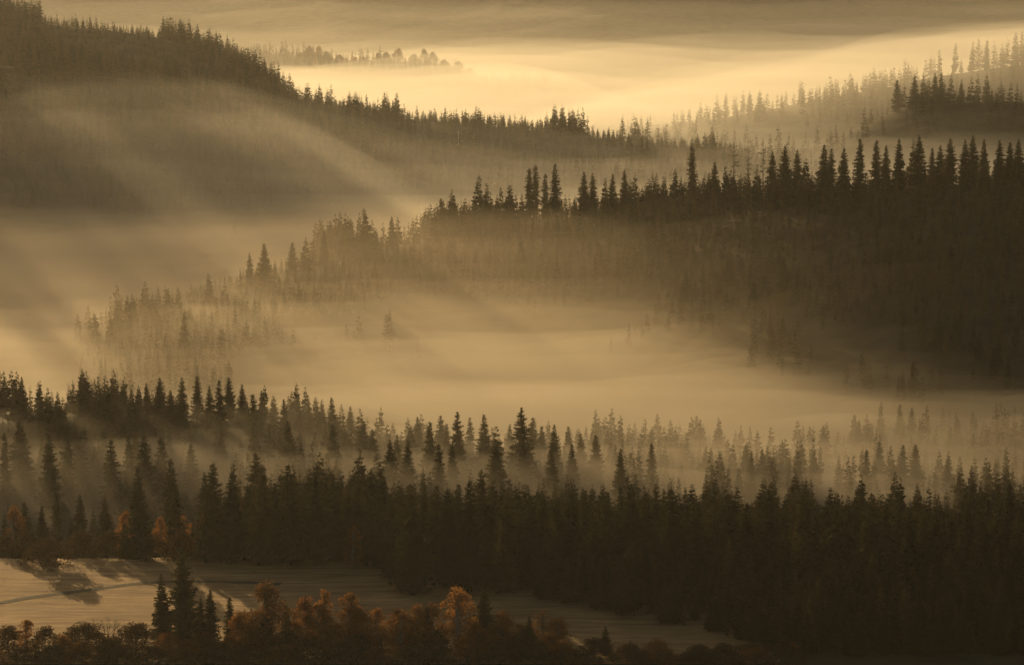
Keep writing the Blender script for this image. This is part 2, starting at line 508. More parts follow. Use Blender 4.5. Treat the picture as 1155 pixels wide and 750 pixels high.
# middle of the mist
for i, (u, v) in enumerate([(303, 478), (311, 475), (324, 474), (338, 480), (355, 487), (375, 478), (386, 480), (410, 474), (420, 484), (437, 478), (448, 490), (463, 480), (471, 470), (485, 475), (497, 468), (504, 478),
                            (516, 464), (530, 470), (546, 467), (560, 480), (575, 478), (588, 459), (601, 470), (611, 480), (625, 478), (641, 480), (655, 488), (672, 490), (690, 486)]):
    tree_at(u, v, 1105 + 30 * math.sin(i * 2.3), 'full', 'mist')
for i, (u, v) in enumerate([(440, 496), (460, 495), (495, 500), (510, 501), (560, 495), (590, 501), (622, 506), (645, 500), (700, 505), (735, 500)]):
    tree_at(u, v, 1045 + 15 * math.sin(i * 2.9), 'full', 'mist')
for i, (u, v) in enumerate([(672, 462), (690, 460), (700, 468), (720, 487), (742, 484), (762, 489), (800, 490), (830, 485), (846, 481), (880, 490), (902, 487), (940, 496), (985, 505), (1040, 500), (1090, 510)]):
    tree_at(u, v, 1190 + 20 * math.sin(i * 2.3), 'full', 'mist')
# central ridge crest
RL = [(100, 352), (130, 336), (150, 326), (168, 330), (185, 320), (202, 322), (217, 317), (235, 305), (250, 310), (270, 295), (283, 285), (297, 275), (313, 290), (330, 268), (344, 265), (353, 273), (368, 258), (385, 262),
      (396, 248), (408, 253), (421, 243), (432, 246), (441, 240), (451, 242), (470, 236), (490, 232), (500, 222), (511, 214), (521, 226), (540, 198, 'slim'), (549, 206, 'slim'), (565, 211, 'slim'), (573, 205), (588, 215),
      (597, 190, 'slim'), (604, 182, 'slim'), (615, 196, 'slim'), (626, 181, 'slim'), (647, 221), (659, 193), (669, 195), (680, 200), (690, 195), (702, 188), (713, 197), (726, 201), (740, 195), (748, 202), (762, 190, 'sparse'),
      (781, 157, 'slim'), (806, 182), (818, 187, 'sparse'), (828, 157, 'sparse'), (844, 154, 'sparse'), (861, 154, 'sparse'), (869, 167), (885, 163), (900, 168), (912, 173), (930, 160), (939, 163), (955, 165), (973, 156),
      (986, 154), (1000, 161), (1012, 155), (1030, 153), (1038, 150), (1050, 161), (1063, 158), (1075, 152), (1087, 157), (1098, 148), (1113, 153), (1126, 155), (1138, 160), (1151, 155)]
for i, q in enumerate(RL):
    tree_at(q[0] + (rng.uniform(-3, 3) if len(q) < 3 else 0), q[1] + (rng.uniform(-1, 6) if len(q) < 3 else 0), yof(MAIN, q[0]) + 10 * math.sin(i * 2.2), q[2] if len(q) > 2 else 'full', 'crest')
# far stand at the upper right
for i, (u, v, k) in enumerate([(1098, 36, 'slim'), (1104, 38, 'slim'), (1114, 25, 'slim'), (1096, 54, 'slim'), (1122, 47, 'slim'), (1131, 50, 'slim'), (1137, 44, 'slim'), (1146, 28, 'slim'), (1148, 44, 'slim'), (1153, 34, 'slim'), (1078, 49, 'slim'), (1060, 51, 'sparse')]):
    tree_at(u, v, 3010 + 15 * math.sin(i * 2.1), k, 'stand')
for i, (u, v) in enumerate([(1012, 90), (1020, 95), (1032, 80), (1042, 84), (1048, 86), (1055, 83), (1062, 80), (1073, 84), (1085, 88), (1096, 86), (1103, 83), (1140, 92)]):
    tree_at(u, v, 2770 + 10 * math.sin(i * 2.1), 'full', 'stand')

def scatter(y0, y1, step, accept, hfun, zone, u0=-260, u1=1330):
    """jittered grid of spruces between distances y0 and y1 where accept(u, y, noise) holds"""
    n = 0
    y = y0
    pts = []
    while y < y1:
        xs = np.arange((u0 - CX) / FX * (y + 30), (u1 - CX) / FX * (y + 30), step)
        xs = xs + rng.uniform(-0.45, 0.45, len(xs)) * step
        yy = y + rng.uniform(-0.45, 0.45, len(xs)) * step
        pts.append(np.stack([xs, yy], 1))
        y += step
    P = np.concatenate(pts)
    d = P[:, 1] * cp + 200 * sp
    u = CX + FX * P[:, 0] / d
    nz = fbm(P[:, 0] / 60, P[:, 1] / 60, 31, 3)
    keep = accept(u, P[:, 1], nz) > rng.random(len(P))
    P, u, nz = P[keep], u[keep], nz[keep]
    z = terrain(P[:, 0], P[:, 1])
    h = hfun(u, P[:, 1], nz) * rng.lognormal(0, 0.20, len(P))
    h = np.minimum(h, {'mass': 25, 'mist': 20, 'far': 30}.get(zone, 40))
    for i in range(len(P)):
        TREES.append(dict(x=P[i, 0], y=P[i, 1], z=float(z[i]), h=float(h[i]), kind='slim' if rng.random() < 0.12 else 'full', zone=zone, ex=False))

def across(u, y):
    """metres across the sunlight, so that clumps and gaps line up with it"""
    return (u - CX) / FX * (y * cp + 200 * sp) * math.cos(SUN_AZ) - y * math.sin(SUN_AZ)

def clump(u, y, size, s):
    return sstep(-0.14, 0.22, fbm(across(u, y) / size, y / 420.0, s, 2))

EDGE_U = [-300, 430, 600, 760, 850, 900, 1300]
EDGE_Y = [915, 893, 853, 815, 797, 782, 776]
edge = lambda u: np.interp(u, EDGE_U, EDGE_Y)
# the mass on the right and the treeline
scatter(776, 945, 5.2, lambda u, y, n: ((y > edge(u) + 6 * n) & (u > 425)) * 0.95, lambda u, y, n: (17 - 2 * np.clip((u - 800) / 300, 0, 1) + 2 * n) * (0.72 + 0.45 * sstep(-0.3, 0.4, fbm(u / 16, y / 30, 47, 2))), 'mass')
scatter(912, 1010, 5.5, lambda u, y, n: (u < 430) * np.where(u < 230, np.where(y > 950, 0.5, 0.0), 0.9), lambda u, y, n: np.where(u < 230, 10, np.where(u > 270, 23, 18)) + 2 * n, 'line')
# in the mist
def acc_mist(u, y, n):
    a = np.clip(0.34 + 1.3 * n, 0.05, 0.95)
    a = np.where((y < 1020) & (u > 260), 0.9, a)
    a = np.where((y > 1110) & (y < 1185) & (u < 420), 0.95, a)
    gap = sstep(260, 120, u) * (y < 1070)
    return a * (1 - 0.8 * gap) * (1 - sstep(1185, 1212, y))
scatter(945, 1235, 6.0, acc_mist, lambda u, y, n: (15 + 6 * n + 2 * np.sin(u / 45.0)) * (0.65 + 0.7 * sstep(-0.3, 0.4, fbm(u / 14, y / 25, 48, 2))) * np.where((y > 1110) & (y < 1190) & (u < 420), 0.45 + 0.75 * clump(u, y, 13, 49), 1), 'mist')
# central ridge
scatter(1240, 2110, 6.6, lambda u, y, n: np.where((y > np.interp(u, MAIN[0], MAIN[1]) - 215 - 150 * n - 60 * fbm(u / 60, y / 40, 57, 2)) & (u > 85) & (y < np.interp(u, MAIN[0], MAIN[1]) + 90), np.where(y < np.interp(u, MAIN[0], MAIN[1]) - 190, 0.45, 0.97) * sstep(45, 130, u), 0.0),
        lambda u, y, n: (13.5 - 1.5 * sstep(500, 800, u) + 2 * n) * np.where(y < np.interp(u, MAIN[0], MAIN[1]) - 40, 0.9 + 0.3 * n, (0.40 + 0.42 * sstep(560, 760, u)) + (1.1 - 0.6 * sstep(560, 760, u)) * clump(u, y, 30, 44)) * (0.62 + 0.38 * sstep(80, 300, u)), 'crest')
# spur and shoulder at the left, far ridges
scatter(2050, 2780, 8.0, lambda u, y, n: np.where((y > np.interp(u, SPUR[0], SPUR[1]) - 330 + 120 * n) & (y < np.interp(u, SPUR[0], SPUR[1]) + 60) & (u < 960), np.clip(0.9 + 0.6 * n, 0.2, 1), 0.01),
        lambda u, y, n: (15 + 2 * n) * np.where(u < 330, np.where(y < np.interp(u, SPUR[0], SPUR[1]) - 45, 0.95, 0.35 + 1.45 * clump(u, y, 36, 45)), 0.7 + 0.75 * sstep(-0.05, 0.4, fbm(u / 40, y / 120, 45, 2))), 'far')
scatter(2700, 3010, 9.0, lambda u, y, n: (u < 420) * np.where(y > np.interp(u, SHOULDER[0], SHOULDER[1]) - 260, 0.9, 0.2), lambda u, y, n: (16 + 3 * n) * (0.6 + 0.95 * clump(u, y, 46, 46)), 'far')
scatter(4330, 4530, 15.0, lambda u, y, n: ((u > 240) & (u < 620)) * np.clip(0.8 + n, 0.3, 1), lambda u, y, n: 17 + 12 * n, 'far', 240, 700)
scatter(2690, 3070, 11.0, lambda u, y, n: (u > 700) * np.clip(0.4 + 1.2 * n, 0.04, 0.9) * (0.5 + 0.5 * sstep(760, 1020, u)), lambda u, y, n: 20 + 3 * n, 'far', 690, 1400)

BY_HAND = {  # (u, v) of the top in the photograph: what sets this one apart
    (205, 616): 'tall dark conical spruce standing alone before the sunlit meadow, taller of twins', (182, 647): 'ragged slender spruce touching the left side of the tall spruce before the meadow',
    (237, 664): 'short dark spruce just right of the tall twin spruces', (259, 672): 'small pointed spruce, last one right of the tall twins before the brown clump',
    (226, 674): 'smallest spruce tucked against the right side of the tall twin spruces', (546, 658): 'dark spruce pressed against the right side of the large rounded orange tree',
    (597, 694): 'broad dark spruce in front of a nearly leafless greyish tree', (482, 684): 'thin dark spruce just left of the large rounded orange tree', (468, 690): 'thin small spruce beside a narrow orange birch',
    (683, 706): 'lone small spruce standing out against the shaded meadow at the bottom', (711, 722): 'tiny spruce above the brown bush at the bottom edge', (872, 700): 'spruce in front of the forest above the wide rounded bush',
    (668, 722): 'tiny spruce just left of the lone small spruce on the shaded meadow', (300, 668): 'dark spruce in the middle of the broad dark brown clump', (322, 676): 'dark spruce at the right side of the broad brown clump',
    (155, 525): 'tall ragged spruce standing alone in the treeline above small orange trees', (240, 522): 'left and taller tree of the tall spruce pair in the meadow treeline', (262, 531): 'right and shorter tree of the tall spruce pair in the meadow treeline',
    (296, 526): 'tall bristly spruce next left of the tallest treeline spruce', (325, 523): 'tallest broad spruce of the treeline behind the meadow', (355, 535): 'tall spruce next right of the tallest broad treeline spruce',
    (288, 484): 'hazy tall spruce rising behind the treeline, its top above all treeline spruces', (192, 504): 'hazy slim spruce rising behind the second tall treeline spruce', (198, 546): 'dark spruce midway between the solitary tall one and the tall pair',
    (781, 157): 'lone tall spire spruce rising well above the middle of the central ridge', (604, 182): 'tall spire, left peak of the tall cluster on the central ridge', (626, 181): 'tall spire, right peak of the tall cluster on the central ridge',
    (828, 157): 'leftmost of three bare thin spruces right of the lone ridge spire', (844, 154): 'middle one of three bare thin spruces right of the lone ridge spire', (861, 154): 'rightmost of three bare thin spruces right of the lone ridge spire',
    (1114, 25): 'tallest pale spire of the hazy stand in the upper right corner'}
# ------------------------------------------------------------------ which trees show largest: a coarse front-to-back count of their pixels
N = len(TREES)
tx = np.array([t['x'] for t in TREES]); ty = np.array([t['y'] for t in TREES]); tz = np.array([t['z'] for t in TREES]); th = np.array([t['h'] for t in TREES])
ub, vb = project(tx, ty, tz)
ut, vt = project(tx, ty, tz + th)
px = vb - vt
seen = np.zeros(N)
buf = np.zeros((750, 1155), bool)
gy = np.linspace(700, 3900, 900)
for i in np.argsort(ty):
    k = TREES[i]['kind']
    rad = {'full': 0.15, 'slim': 0.09, 'sparse': 0.06}[k] * px[i]
    r0, r1 = int(max(0, vt[i])), int(min(750, vb[i]))
    for r in range(r0, r1):
        f = (r - vt[i]) / max(px[i], 1)
        w = rad * f
        c0, c1 = int(max(0, ub[i] - w)), int(min(1155, ub[i] + w + 1))
        if c1 > c0:
            seg = buf[r, c0:c1]
            seen[i] += (~seg).sum()
            seg[:] = True
order = np.argsort(-(seen * np.array([5.0 if t.get('uv') in BY_HAND else 1.25 if t['ex'] else 1.0 for t in TREES])))
sparse_n = [i for i in range(N) if TREES[i]['kind'] == 'sparse']
single = [int(i) for i in order if seen[i] > 0][:300]
single_set = set(single)
print('TREES', N, 'singles', len(single), 'min px', seen[single[-1]])

# ------------------------------------------------------------------ single spruces
def place_spruce(i, label, group):
    t = TREES[i]
    k = (t['kind'], int(rng.integers(NV[t['kind']])))
    e = bpy.data.objects.new('spruce_tree', None)
    col.objects.link(e)
    e.location = (t['x'], t['y'], t['z'])
    e.rotation_euler = (0, 0, rng.uniform(0, 6.28))
    wide = t.get('wide', rng.uniform(0.92, 1.28)) * (1.15 if t['h'] < 14 else 1.0)
    e.scale = (t['h'] * wide, t['h'] * wide, t['h'])
    tag(e, label, 'spruce tree', group)
    link('crown', CROWN[k], e)
    link('trunk', TRUNK[k], e)
    return e

ORD = ('first second third fourth fifth sixth seventh eighth ninth tenth eleventh twelfth thirteenth fourteenth fifteenth sixteenth seventeenth eighteenth nineteenth twentieth '
       'twenty-first twenty-second twenty-third twenty-fourth twenty-fifth twenty-sixth twenty-seventh twenty-eighth twenty-ninth thirtieth').split()
PLACES = {   # stretches of each group of spruces, by where its top shows
    'fore': ('spruces in the near thicket', [(400, 'among the thicket left of the orange trees'), (2000, 'in the thicket right of the orange trees')]),
    'line': ('spruces in the treeline behind the meadow', [(150, 'in the low treeline left of the solitary tall spruce'), (290, 'in the treeline around the tall spruce pair'), (2000, 'in the treeline right of its tallest spruce')]),
    'mass': ('spruces in the dense right-hand forest', [(470, 'in the dense forest where the meadow narrows'), (540, 'in the dense forest behind the large orange tree'), (610, 'in the dense forest above the belt\'s end'),
             (680, 'in the dense forest above the lone small spruce'), (760, 'in the dense forest above the shaded meadow\'s tip'), (850, 'in the dense forest above the bottom bushes'),
             (930, 'in the dense forest above the glowing bush'), (1010, 'in the dense right forest before its two tall tips'), (1080, 'in the dense forest right of its two tall tips'), (2000, 'in the dense forest at the right edge')]),
    'rise': ('spruces on the misty rise', [(70, 'on the left end of the misty rise'), (150, 'on the misty rise above the solitary tall spruce'), (230, 'on the top of the misty rise'), (310, 'on the misty rise above the tall spruce pair'), (2000, 'on the sloping right end of the misty rise')]),
    'mist': ('spruces in the valley mist', [(120, 'in the mist below the left rise'), (240, 'in the mist behind the solitary tall spruce'), (340, 'in the mist behind the tallest treeline spruce'), (420, 'in the mist right of the rise'), (500, 'in the glowing mist left of centre'),
             (580, 'in the glowing mist at the centre'), (660, 'in the glowing mist right of centre'), (760, 'in the mist behind the dense forest\'s middle'), (900, 'in the thick mist below the ridge\'s dark face'), (2000, 'in the brown mist towards the right edge')]),
    'crest': ('spruces on the central ridge', [(240, 'on the misty left tip of the central ridge'), (340, 'on the lower left part of the central ridge'), (430, 'on the rising left part of the central ridge'), (520, 'on the central ridge left of its tall cluster'),
              (590, 'on the central ridge next to its tall cluster'), (650, 'in the tall cluster on the central ridge'), (720, 'on the central ridge right of its tall cluster'), (800, 'on the central ridge around its lone spire'),
              (880, 'on the central ridge by the bare thin spruces'), (960, 'on the high right part of the central ridge'), (1050, 'on the dark right crest of the central ridge'), (2000, 'on the central ridge at the right edge')]),
    'stand': ('spruces on the far right hill', [(1075, 'in the dark low group on the far right hill'), (2000, 'in the tall pale stand on the far right hill')]),
    'far': ('spruces on the far hills', [(150, 'on the far left hilltop'), (330, 'on the slope of the far left hill'), (700, 'on the second ridge behind the central one'), (2000, 'on the far hazy right hill')])}
bins = {}
for i in single:
    for q in range(1):
        for n_, (lim, ph) in enumerate(PLACES[TREES[i]['zone']][1]):
            if ut[i] < lim:
                bins.setdefault((TREES[i]['zone'], n_), []).append(i)
                break
        break
hand = {i: BY_HAND[TREES[i]['uv']] for i in single if TREES[i].get('uv') in BY_HAND}
for (zone, n_), ids in bins.items():
    grp, places = PLACES[zone]
    ph = places[n_][1]
    ids.sort(key=lambda i: ut[i])
    med = np.median([px[i] for i in ids])
    for k, i in enumerate(ids):
        size = 'tall' if px[i] > med * 1.15 else 'short' if px[i] < med * 0.85 else 'middling'
        look = {'full': 'conical', 'slim': 'slender', 'sparse': 'thin'}[TREES[i]['kind']]
        place_spruce(i, hand.get(i, f"{size} {look} spruce, {ORD[min(k, 29)]} from left {ph}"), grp)
print({k: len(v) for k, v in bins.items()}, len(hand), len(BY_HAND))

# ------------------------------------------------------------------ the rest of the spruces as one mass
def build_forest():
    V, Tn = [], []
    for i in range(N):
        if i in single_set:
            continue
        t = TREES[i]
        if not (-330 < ut[i] < 1420):
            continue
        src = MID if px[i] > 34 else LOWP
        P = src[6 + int(rng.integers(2))] if t['kind'] != 'full' else src[int(rng.integers(6))]
        a = rng.uniform(0, 6.28)
        c, s = math.cos(a), math.sin(a)
        w = t['h'] * rng.uniform(1.0, 1.45)
        Q = np.empty(P.shape, np.float32)
        Q[..., 0] = (P[..., 0] * c - P[..., 1] * s) * w + t['x']
        Q[..., 1] = (P[..., 0] * s + P[..., 1] * c) * w + t['y']
        Q[..., 2] = P[..., 2] * t['h'] + t['z']
        V.append(Q.reshape(-1, 3))
        # a thin trunk as two crossed slivers
        hw = 0.010 * t['h']
        for (ex, ey) in ((hw, 0), (0, hw)):
            V.append(np.array([(t['x'] - ex, t['y'] - ey, t['z'] - 0.5), (t['x'] + ex, t['y'] + ey, t['z'] - 0.5), (t['x'], t['y'], t['z'] + t['h'] * .9)], np.float32))
        Tn.append(np.full(Q.size // 3 + 6, rng.random(), np.float32))
    V = np.concatenate(V)
    Tn = np.concatenate(Tn)
    me = new_mesh('spruce_forest', V, np.arange(len(V)).reshape(-1, 3), M_NEEDLE_FAR)
    at_ = me.attributes.new('tone', 'FLOAT', 'POINT')
    at_.data.foreach_set('value', Tn)
    o = link('spruce_forest', me)
    tag(o, 'dense spruce forest covering the ridges and the misty valley floor', 'forest', kind='stuff')
    print('forest tris', len(V) // 3)
build_forest()

# ------------------------------------------------------------------ broad-leaved trees, bushes and bare trees
def tube(V, F, pts, radii, sides=5):
    base = len(V)
    pts = [np.asarray(p, float) for p in pts]
    for i, p in enumerate(pts):
        d = pts[min(i + 1, len(pts) - 1)] - pts[max(i - 1, 0)]
        d = d / (np.linalg.norm(d) + 1e-9)
        a = np.cross(d, (0.3, 0.9, 0.1)); a /= np.linalg.norm(a)
        b = np.cross(d, a)
        for s in range(sides):
            t = 6.283 * s / sides
            V.append(p + (a * math.cos(t) + b * math.sin(t)) * radii[i])
    for i in range(len(pts) - 1):
        for s in range(sides):
            q, w = base + i * sides + s, base + i * sides + (s + 1) % sides
            F.append((q, w, w + sides, q + sides))

def leafy(seed, clumps=26, leaves=70, low=0.25, wide=0.26, leaf=0.022, spread=0.085, shape='tree', stems=1):
    """unit-height broad-leaved plant: wood as tapered tubes, leaves as small triangles in clumps at the limb ends"""
    r = np.random.default_rng(seed)
    V, F, T = [], [], []
    lean = r.normal(0, 0.02, 2)
    for st in range(stems):
        off = np.array([0, 0, 0.0]) if stems == 1 else np.array([r.normal(0, wide * .35), r.normal(0, wide * .35), 0])
        top = np.array([lean[0] + off[0], lean[1] + off[1], 0.9 if stems == 1 else r.uniform(.5, .8)])
        tube(V, F, [off * .5 + (0, 0, -0.03), off * .7 + (top - off) * .35, off + (top - off) * .7, top], [0.022 / stems ** .4, 0.016 / stems ** .4, 0.010, 0.003])
    cs = []
    for k in range(clumps):
        f = (k + 0.5) / clumps
        z = low + (0.95 - low) * f
        prof = math.sin(min(1, max(0.0, (z - low + .06) / (1.02 - low))) ** (0.62 if shape == 'tree' else 0.4) * math.pi) ** 0.6
        rr = wide * prof * math.sqrt(r.uniform(0.15, 1)) * r.uniform(.8, 1.15)
        a = r.uniform(0, 6.283)
        cs.append(np.array([rr * math.cos(a) + lean[0] * z, rr * math.sin(a) + lean[1] * z, z * r.uniform(.97, 1.03)]))
    for c in cs:
        z0 = max(0.05, c[2] - r.uniform(.08, .2))
        m = np.array([c[0] * .45, c[1] * .45, (z0 + c[2]) / 2 + .015])
        tube(V, F, [(lean[0] * z0, lean[1] * z0, z0), m, c], [0.008, 0.005, 0.0015], 4)
        n = int(leaves * r.uniform(.6, 1.4))
        sp = spread * r.uniform(.7, 1.25)
        p = r.normal(0, 1, (n, 3)); p /= np.maximum(1, np.linalg.norm(p, axis=1) / 1.7)[:, None]
        p = p * (sp * .62, sp * .62, sp * .55) + c
        p[:, 2] = np.maximum(p[:, 2], 0.01)
        for q in p:
            d = r.normal(0, 1, 3); d /= np.linalg.norm(d)
            e = np.cross(d, r.normal(0, 1, 3)); e /= np.linalg.norm(e)
            s_ = leaf * r.uniform(.6, 1.3)
            T.append((q - d * s_ * .6, q + e * s_ * .7, q + d * s_))
            T.append((q - d * s_ * .6, q + d * s_, q - e * s_ * .7))
    return np.array(T), V, F

def bare(seed):
    r = np.random.default_rng(seed)
    V, F = [], []
    def grow(p, d, L, rad, lvl):
        q = p + d * L * .5 + r.normal(0, .02, 3) * L
        e = p + d * L
        tube(V, F, [p, q, e], [rad, rad * .75, rad * .45], 4)
        if lvl == 0: return
        for k in range(3 if lvl > 1 else 4):
            f = r.uniform(.45, 1)
            nd = d + r.normal(0, .48, 3) + np.array([0, 0, .12]); nd /= np.linalg.norm(nd)
            grow(p + (e - p) * f, nd, L * r.uniform(.55, .8), rad * .5, lvl - 1)
    for k in range(4):
        a = k * 1.57 + r.uniform(-.4, .4)
        d = np.array([math.cos(a) * .45, math.sin(a) * .45, 1]); d /= np.linalg.norm(d)
        grow(np.array([0, 0, .12]), d, .36, .013, 4)
    tube(V, F, [(0, 0, -.03), (0, 0, .13)], [.03, .024], 6)
    return V, F

LEAFY = {}
for kind, n, kw, mat in [('orange', 3, dict(clumps=52, leaves=60, low=.16, wide=.27, leaf=.019, spread=.07), M_ORANGE), ('birch', 2, dict(clumps=44, leaves=45, low=.12, wide=.17, leaf=.018, spread=.06), M_ORANGE),
                         ('brown', 3, dict(clumps=56, leaves=55, low=.10, wide=.32, leaf=.019, spread=.08), M_BROWN), ('thin', 2, dict(clumps=34, leaves=16, low=.25, wide=.30, spread=.11), M_BROWN),
                         ('bush', 3, dict(clumps=70, leaves=55, low=.04, wide=.55, leaf=.026, spread=.13, shape='bush', stems=5), M_BUSH),
                         ('redbush', 2, dict(clumps=64, leaves=50, low=.04, wide=.52, leaf=.026, spread=.13, shape='bush', stems=5), M_BROWN),
                         ('orangebush', 1, dict(clumps=30, leaves=70, low=.06, wide=.42, leaf=.034, spread=.15, shape='bush', stems=3), M_ORANGE)]:
    for j in range(n):
        T, V, F = leafy(900 + 37 * len(LEAFY) + j, **kw)
        LEAFY[kind, j] = (tri_mesh('crown', T, mat), new_mesh('trunk', V, F, M_PALE_BROWN if kind in ('birch', 'orange') else M_BARK), kw['wide'] + kw.get('spread', .085) * .6)
LN = {k: max(j for q, j in LEAFY if q == k) + 1 for k, _ in LEAFY}

def leafy_at(u, vtop, w, y, kind, label, group, drop=0.0, cat=None):
    x, yy, zt = at(u, vtop, y)
    zb = float(terrain(x, yy)) - drop
    h = float(np.clip(zt - zb, 2.5, 30))
    crown, trunk, half = LEAFY[kind, int(rng.integers(LN[kind]))]
    sx = w * y / FX / (2 * half) * (1.3 if 'bush' in kind and w > 25 and y < 1000 else 1.1)
    isb = 'bush' in kind
    e = bpy.data.objects.new('bush' if isb else ('birch_tree' if kind == 'birch' else 'broadleaf_tree'), None)
    col.objects.link(e)
    e.location = (x, yy, zb); e.scale = (sx, sx, h); e.rotation_euler = (0, 0, rng.uniform(0, 6.28))
    tag(e, label, cat or ('bush' if isb else 'tree'), group)
    link('foliage' if isb else 'crown', crown, e)
    link('stem' if isb else 'trunk', trunk, e)
    return e

nth = lambda k: ORD[min(k, 29)]
G1, G2, G3 = 'autumn trees along the near edge of the meadow', 'bushes along the near edge of the meadow', 'autumn trees and bushes along the far treeline'
for q in [
    (515, 663, 54, 784, 'orange', 'large rounded orange tree touching a dark spruce on its right', G1),
    (392, 668, 44, 787, 'orange', 'orange tree with a lit crown midway between the dark clump and the large rounded tree', G1),
    (425, 686, 34, 784, 'orange', 'smaller orange tree just right of a taller orange one', G1),
    (345, 672, 44, 788, 'orange', 'dull orange tree just right of the dark brown clump', G1),
    (366, 665, 26, 790, 'birch', 'slender orange birch between two broader orange trees', G1),
    (452, 690, 30, 782, 'birch', 'narrow orange birch left of the large rounded orange tree', G1),
    (28, 697, 28, 787, 'birch', 'slender orange birch above dark bushes in the lower left corner', G1),
    (298, 657, 64, 782, 'brown', 'broad dark brown tree, the biggest clump in the thicket right of the twin spruces', G1),
    (268, 690, 40, 779, 'brown', 'low brown tree squeezed beneath small spruces and the broad dark clump', G1),
    (566, 688, 42, 782, 'brown', 'russet brown tree just right of the spruce beside the large orange tree', G1),
    (612, 688, 40, 790, 'thin', 'thin nearly leafless greyish tree behind a dark spruce', G1),
    (408, 706, 40, 778, 'brown', 'low brown tree in front of the orange trees', G1),
    (482, 704, 40, 778, 'brown', 'low russet tree left of the large orange one', G1),
    (538, 706, 40, 777, 'brown', 'low dark brown tree in front of the large orange one', G1),
    (636, 731, 38, 772, 'redbush', 'reddish bush at the bottom edge right of the spruces', G2),
    (727, 736, 36, 772, 'redbush', 'brown bush at the bottom edge beside a small lone spruce', G2),
    (756, 741, 28, 771, 'orangebush', 'small orange tinged bush right of the brown one at the bottom edge', G2),
    (788, 735, 50, 773, 'bush', 'low dark bush near the foot of the right-hand forest', G2),
    (824, 737, 42, 773, 'redbush', 'low brown bush with lit top near the foot of the forest', G2),
    (856, 727, 64, 784, 'bush', 'wide rounded dark bush below the spruce forest', G2),
    (896, 725, 18, 784, 'orangebush', 'small glowing orange bush beside the wide dark one', G2),
    (8, 706, 44, 784, 'bush', 'dark rounded bush in the lower left corner', G2),
    (50, 707, 40, 783, 'bush', 'dark rounded bush right of the slender orange birch', G2),
    (95, 703, 66, 784, 'bush', 'wide dark bush just left of the leafless tree', G2),
    (152, 703, 62, 784, 'bush', 'wide dark bush between the leafless tree and the twin spruces', G2),
    (72, 716, 34, 778, 'redbush', 'small russet bush in front of the dark bushes', G2),
    (190, 713, 40, 781, 'redbush', 'russet bush at the foot of the twin spruces', G2),
    (124, 720, 50, 776, 'bush', 'low dark bush below the leafless tree', G2),
    (226, 712, 46, 780, 'bush', 'dark bush under the small spruces right of the twin ones', G2),
    (52, 609, 56, 902, 'bush', 'big sprawling brown bush out on the far edge of the meadow', G3),
    (15, 571, 30, 975, 'brown', 'brown autumn tree at the left end of the far treeline', G3),
    (142, 577, 24, 925, 'orange', 'orange tree just left of the tall solitary spruce in the treeline', G3),
    (154, 584, 20, 921, 'birch', 'slender orange birch at the foot of the tall solitary spruce', G3),
    (182, 583, 24, 924, 'orange', 'orange tree between two tall treeline spruces', G3),
    (206, 581, 28, 922, 'orange', 'orange tree right of the second tall treeline spruce', G3),
    (231, 576, 20, 916, 'birch', 'slender orange birch at the left foot of the tall spruce pair', G3),
    (398, 591, 24, 892, 'birch', 'tall brown orange birch in front of the spruces where the meadow narrows', G3),
    (30, 600, 40, 930, 'bush', 'dark bush behind the big sprawling brown one', G3),
    (5, 604, 40, 925, 'bush', 'dark bush at the left end of the far treeline', G3),
    (88, 600, 44, 924, 'bush', 'dark bush right of the big sprawling brown one', G3),
    (124, 600, 44, 920, 'bush', 'dark bush under the orange tree in the far treeline', G3),
    (168, 602, 44, 915, 'bush', 'dark bush below the tall solitary spruce', G3),
    (205, 600, 44, 913, 'redbush', 'russet bush below the orange trees of the far treeline', G3),
    (815, 214, 17, 1795, 'orange', 'small orange tree glowing below the crest of the central ridge', 'autumn trees on the central ridge'),
    (692, 226, 14, 1795, 'brown', 'faint brown tree below the crest of the central ridge', 'autumn trees on the central ridge'),
]:
    leafy_at(*q)
for k, u in enumerate(range(282, 640, 23)):
    leafy_at(u + rng.uniform(-7, 7), (686 if u < 520 else 700) + rng.uniform(-9, 9), 40, 786 + rng.uniform(-3, 3), ['brown', 'brown', 'thin', 'birch'][k % 4], f'rust brown autumn tree, {nth(k)} from left in the packed belt below the meadow', 'rust brown trees packed into the near belt')
for k, u in enumerate(range(255, 640, 30)):
    leafy_at(u + rng.uniform(-8, 8), 712 + rng.uniform(-6, 6), 46, 779 + rng.uniform(-3, 3), ['brown', 'redbush', 'bush'][k % 3], f'russet low growth, {nth(k)} from left, beneath the packed autumn belt', 'russet growth below the autumn trees')
for k, u in enumerate(range(-10, 910, 36)):
    leafy_at(u + rng.uniform(-8, 8), 724 + rng.uniform(-5, 8), 48, 770 + rng.uniform(-2, 3), 'bush' if k % 3 else 'redbush', f'dark bush, {nth(k)} from left in the foremost row along the bottom edge', 'foremost row of dark bushes')
for m_, (u, v, w, k) in enumerate([(338, 52, 24, 'bush'), (348, 44, 20, 'bush'), (357, 46, 18, 'redbush'), (368, 58, 24, 'bush'), (381, 61, 24, 'bush'), (397, 59, 20, 'redbush'), (412, 61, 24, 'bush'), (424, 58, 22, 'bush'), (436, 54, 26, 'bush'),
                   (450, 51, 28, 'redbush'), (463, 53, 26, 'bush'), (477, 50, 28, 'bush'), (490, 54, 28, 'bush'), (502, 61, 28, 'redbush'), (514, 67, 26, 'bush'), (526, 76, 24, 'bush')]):
    leafy_at(u + rng.uniform(-4, 4), v + rng.uniform(0, 9), w * rng.uniform(0.5, 0.85), 4490 + rng.uniform(-70, 10), k, f'faint round-crowned tree, {nth(m_)} from left on the farthest hazy ridge', 'round trees on the far ridge', cat='tree')

